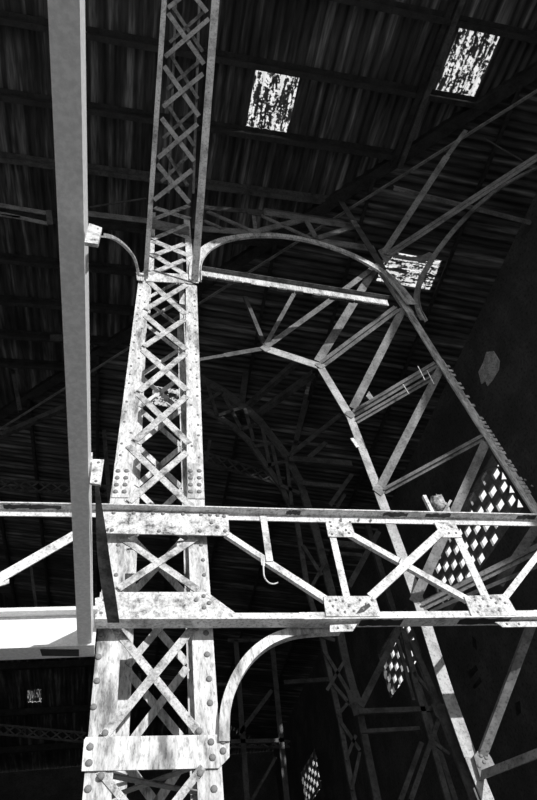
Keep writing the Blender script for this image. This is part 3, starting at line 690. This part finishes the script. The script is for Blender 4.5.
# braces fanning out from the right post toward the upper right
t = thing('fan_brace', P(384, 252, 3.0), 'pair of straight steel braces fanning up right from the post head', 'brace')
member('bar', 384, 253, 3.0, 447, 156, RYk(447, 156), 6, 'dull', t, 'L', side=-1); member('bar', 447, 156, RYk(447, 156), 466, 130, RYk(466, 130, .96), 4, 'dull', t, 'L', side=-1)
member('bar', 386, 256, 3.0, 560, 142, RYk(560, 142, .9), 6.5, 'dull', t, 'O', leg=.01)
polyplate('gusset_plate', [(378, 250), (388, 246), (393, 256), (386, 264)], 3.0, .008, 'dull', t)
member('wire', 486, 139, RYk(486, 139), 522, 160, RYk(522, 160), 1.1, 'far', t, 'flat')
t = thing('arched_brace', P(415, 306, 3.0), 'slender curved brace springing from the right post up to the right edge of the picture', 'brace')
curved('arch_rib', [(423, 320, 2.99), (418.5, 310, 2.98), (416.5, 296, 2.97), (421, 279, 2.9), (427, 268, 2.84), (435, 254.5, 2.76), (454.5, 229.5, 2.58), (476.5, 207, 2.38), (499, 188.5, 2.18), (520, 176, 2.02), (540, 166.5, 1.88), (560, 158, RYk(560, 158, .84))], 5, 'dull', t, 'O', leg=.02)
polyplate('foot_plate', [(417, 308), (421, 308), (428, 320), (425, 322)], 2.978, .008, 'grey', t)
curved('cross_strap', [(386, 252, 2.98), (398, 256, 2.96), (411, 258.5, 2.93), (423, 258, 2.9), (433, 254, 2.87)], 3.6, 'dull', t, 'T', leg=.02)
t = thing('roof_tie', P(398, 187, 3.0), 'grey steel tie reaching from the hip beam across to the right wall', 'tie')
a, b = P(394, 186, RYk(394, 186, .965)), PX(531, 221, XW-.05); mb = MB(); profile(mb, a, b, .07, 'L', NF, leg=.05); mb.make('angle', 'dull', t)

# ------------------------------------------------------------------ farther portal: lattice arch and lattice column
FY = 6.0
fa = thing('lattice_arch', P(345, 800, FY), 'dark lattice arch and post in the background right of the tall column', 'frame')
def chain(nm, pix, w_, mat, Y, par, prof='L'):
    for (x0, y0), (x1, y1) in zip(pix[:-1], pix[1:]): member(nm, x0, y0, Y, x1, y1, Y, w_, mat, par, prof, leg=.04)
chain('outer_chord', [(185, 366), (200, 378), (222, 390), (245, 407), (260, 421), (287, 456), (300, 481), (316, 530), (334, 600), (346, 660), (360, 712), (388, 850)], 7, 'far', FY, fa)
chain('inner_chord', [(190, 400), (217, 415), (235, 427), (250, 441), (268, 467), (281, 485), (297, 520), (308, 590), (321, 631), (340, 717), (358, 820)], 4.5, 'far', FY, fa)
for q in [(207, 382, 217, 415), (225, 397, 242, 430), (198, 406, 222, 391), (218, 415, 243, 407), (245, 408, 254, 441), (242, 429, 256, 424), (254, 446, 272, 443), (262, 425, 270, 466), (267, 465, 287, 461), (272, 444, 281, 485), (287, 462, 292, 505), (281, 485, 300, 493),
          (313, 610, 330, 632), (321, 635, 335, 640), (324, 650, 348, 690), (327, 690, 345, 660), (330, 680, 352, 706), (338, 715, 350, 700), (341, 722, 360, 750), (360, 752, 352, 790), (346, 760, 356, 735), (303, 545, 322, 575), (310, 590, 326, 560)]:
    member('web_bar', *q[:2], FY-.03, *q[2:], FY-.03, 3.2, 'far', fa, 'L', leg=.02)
polyplate('gusset_plate', [(346, 690), (358, 690), (366, 712), (354, 716)], FY-.04, .01, 'far', fa)
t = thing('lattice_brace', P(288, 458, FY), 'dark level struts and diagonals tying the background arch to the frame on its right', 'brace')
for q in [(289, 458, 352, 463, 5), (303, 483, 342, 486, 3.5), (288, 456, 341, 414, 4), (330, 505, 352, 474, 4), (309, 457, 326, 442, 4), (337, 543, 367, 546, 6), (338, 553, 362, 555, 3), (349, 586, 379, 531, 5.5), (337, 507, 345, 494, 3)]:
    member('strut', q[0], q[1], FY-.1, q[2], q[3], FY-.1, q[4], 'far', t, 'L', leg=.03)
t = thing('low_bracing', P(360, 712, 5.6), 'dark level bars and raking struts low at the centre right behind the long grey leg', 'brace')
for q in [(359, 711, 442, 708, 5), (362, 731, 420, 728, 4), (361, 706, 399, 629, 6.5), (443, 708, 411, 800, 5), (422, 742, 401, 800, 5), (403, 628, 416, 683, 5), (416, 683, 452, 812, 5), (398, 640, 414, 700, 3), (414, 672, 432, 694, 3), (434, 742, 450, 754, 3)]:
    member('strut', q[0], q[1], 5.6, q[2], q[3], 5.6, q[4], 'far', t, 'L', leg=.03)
polyplate('gusset_plate', [(431, 704), (445, 704), (442, 720), (436, 716)], 5.55, .01, 'far', t)
t = thing('background_post', P(375, 560, 7.0), 'dark slender post standing behind the girder between its two middle panels', 'post')
member('leg', 368, 525, 7.0, 392, 604, 7.0, 5, 'far', t, 'L'); member('leg', 392, 604, 7.0, 430, 720, 7.0, 5, 'far', t, 'L')
# roof posts and struts beyond
for q, l in [((293, 453, 307, 400, 5, 6.3), 'dull upright strut above the elbow of the background arch'), ((311, 374, 296, 440, 4, 6.2), 'dark strut hanging beneath the knee of the trussed arch'),
             ((246, 372, 242, 402, 6, 6.3), 'dark stub post above the background arch, right of the tall column'), ((210, 440, 206, 462, 3, 6.4), 'tiny dark strut beside the right edge of the tall column')]:
    t = thing('roof_strut', P(q[0], q[1], q[5]), l, 'strut'); member('bar', q[0], q[1], q[5], q[2], q[3], q[5], q[4], 'far', t, 'L')
t = thing('diagonal_tie', P(258, 398, 6.4), 'dark pair of rising ties between background arch and trussed knee', 'tie')
member('bar', 246, 405, 6.2, 298, 358, 5.2, 3.5, 'far', t, 'L'); member('bar', 254, 414, 6.2, 312, 372, 5.2, 3.5, 'far', t, 'L')
def lattice_run(Y, x0, y0, x1, y1, h, n, label, mat='far'):
    t = thing('lattice_girder', P(x0, y0, Y), label, 'girder')
    member('upper_chord', x0, y0, Y, x1, y1, Y, 2.2, mat, t, 'L', leg=.03); member('lower_chord', x0, y0+h, Y, x1, y1+h, Y, 2.2, mat, t, 'L', leg=.03)
    for i in range(n):
        a, b = i/n, (i+1)/n; X = lambda k: x0+(x1-x0)*k; Yy = lambda k: y0+(y1-y0)*k
        member('web_bar', X(a), Yy(a), Y-.02, X(b), Yy(b)+h, Y-.02, 1.5, mat, t, 'flat'); member('web_bar', X(a), Yy(a)+h, Y-.03, X(b), Yy(b), Y-.03, 1.5, mat, t, 'flat')
lattice_run(8.0, 204, 452, 275, 474, 9, 6, 'faint dark lattice girder level behind the background arch, right of the column')
lattice_run(9.0, 0, 480, 128, 487, 9, 10, 'faint dark lattice girder just above the level girder at left')
lattice_run(15.0, -20, 723, 86, 733, 9, 9, 'faint far lattice girder low at the bottom left')
lattice_run(14.0, 226, 741, 290, 741, 6, 6, 'faint far lattice girder low behind the quarter-circle brace')
# left background struts
for q, l in [((0, 434, 78, 400, 4, 7.5), 'dark sloping strut between left edge and overhead beam'), ((8, 345, 20, 410, 4, 7.2), 'dark post under the hip beam at the far left'),
             ((50, 336, 63, 336, 3, 6.0), 'tiny dark cleat left of the overhead beam'), ((30, 560, 37, 614, 3, 9.0), 'faint dark post in the left panel under the sloping white web bar'),
             ((92, 372, 134, 330, 4, 6.9), 'dark sloping strut between overhead beam and column'), ((104, 430, 110, 505, 4, 8.0), 'dark post behind and left of the column splice')]:
    t = thing('roof_strut', P(q[0], q[1], q[5]), l, 'strut'); member('bar', q[0], q[1], q[5], q[2], q[3], q[5], q[4], 'far', t, 'L')
# centre-bottom far frame
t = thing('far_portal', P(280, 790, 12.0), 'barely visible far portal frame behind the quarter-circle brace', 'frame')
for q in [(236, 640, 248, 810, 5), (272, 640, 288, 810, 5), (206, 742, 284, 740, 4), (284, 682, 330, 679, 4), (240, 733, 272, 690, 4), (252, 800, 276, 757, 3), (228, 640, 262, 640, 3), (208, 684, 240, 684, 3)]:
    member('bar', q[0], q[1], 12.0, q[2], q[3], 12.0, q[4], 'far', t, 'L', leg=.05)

def foot(nm, x, y, Y, w, mat, par):
    p = P(x, y, Y); mb = MB(); mb.box(p.x-w/2, p.x+w/2, Y, Y+.06, 0, p.z); return mb.make(nm, mat, par)
foot('chord', 508, 850, AY, .07, 'grey', fr); foot('second_leg', 480, 810, AY+.12, .05, 'far', fr)
foot('outer_chord', 388, 850, FY, .07, 'far', fa); foot('inner_chord', 358, 820, FY, .05, 'far', fa)
for o_ in list(bpy.data.objects):
    if o_.parent is None and o_.name == 'far_portal': foot('leg', 248, 810, 12.0, .1, 'far', o_); foot('leg', 288, 810, 12.0, .1, 'far', o_)
    if o_.parent is None and o_.name == 'low_bracing': foot('leg', 452, 812, 5.6, .06, 'far', o_)
    if o_.parent is None and o_.name == 'background_post': foot('leg', 430, 720, 7.0, .06, 'far', o_)

# ------------------------------------------------------------------ light: low sun through the open near side, graded sky
sd = bpy.data.lights.new('sun', 'SUN'); so = bpy.data.objects.new('sun', sd); COL.objects.link(so)
sd.energy = 4.1; sd.angle = math.radians(.6)
so.rotation_euler = Vector((-.5, 1, -.27)).to_track_quat('-Z', 'Y').to_euler()
wd = bpy.data.worlds.new('world'); SC.world = wd; wd.use_nodes = True
bg = wd.node_tree.nodes['Background']; bg.inputs[1].default_value = 1.0
nt = wd.node_tree; tc = nt.nodes.new('ShaderNodeTexCoord'); sp = nt.nodes.new('ShaderNodeSeparateXYZ'); nt.links.new(tc.outputs['Generated'], sp.inputs[0])
r = ramp(nt, sp.outputs[1], [(.0, .62), (.25, 1.05)]); nt.links.new(r.outputs[0], bg.inputs[0])   # sky shaped dimmer on the near side to hold down fill light
SC.view_settings.view_transform = 'Standard'; SC.view_settings.look = 'None'; SC.view_settings.gamma = 1; SC.view_settings.exposure = 0
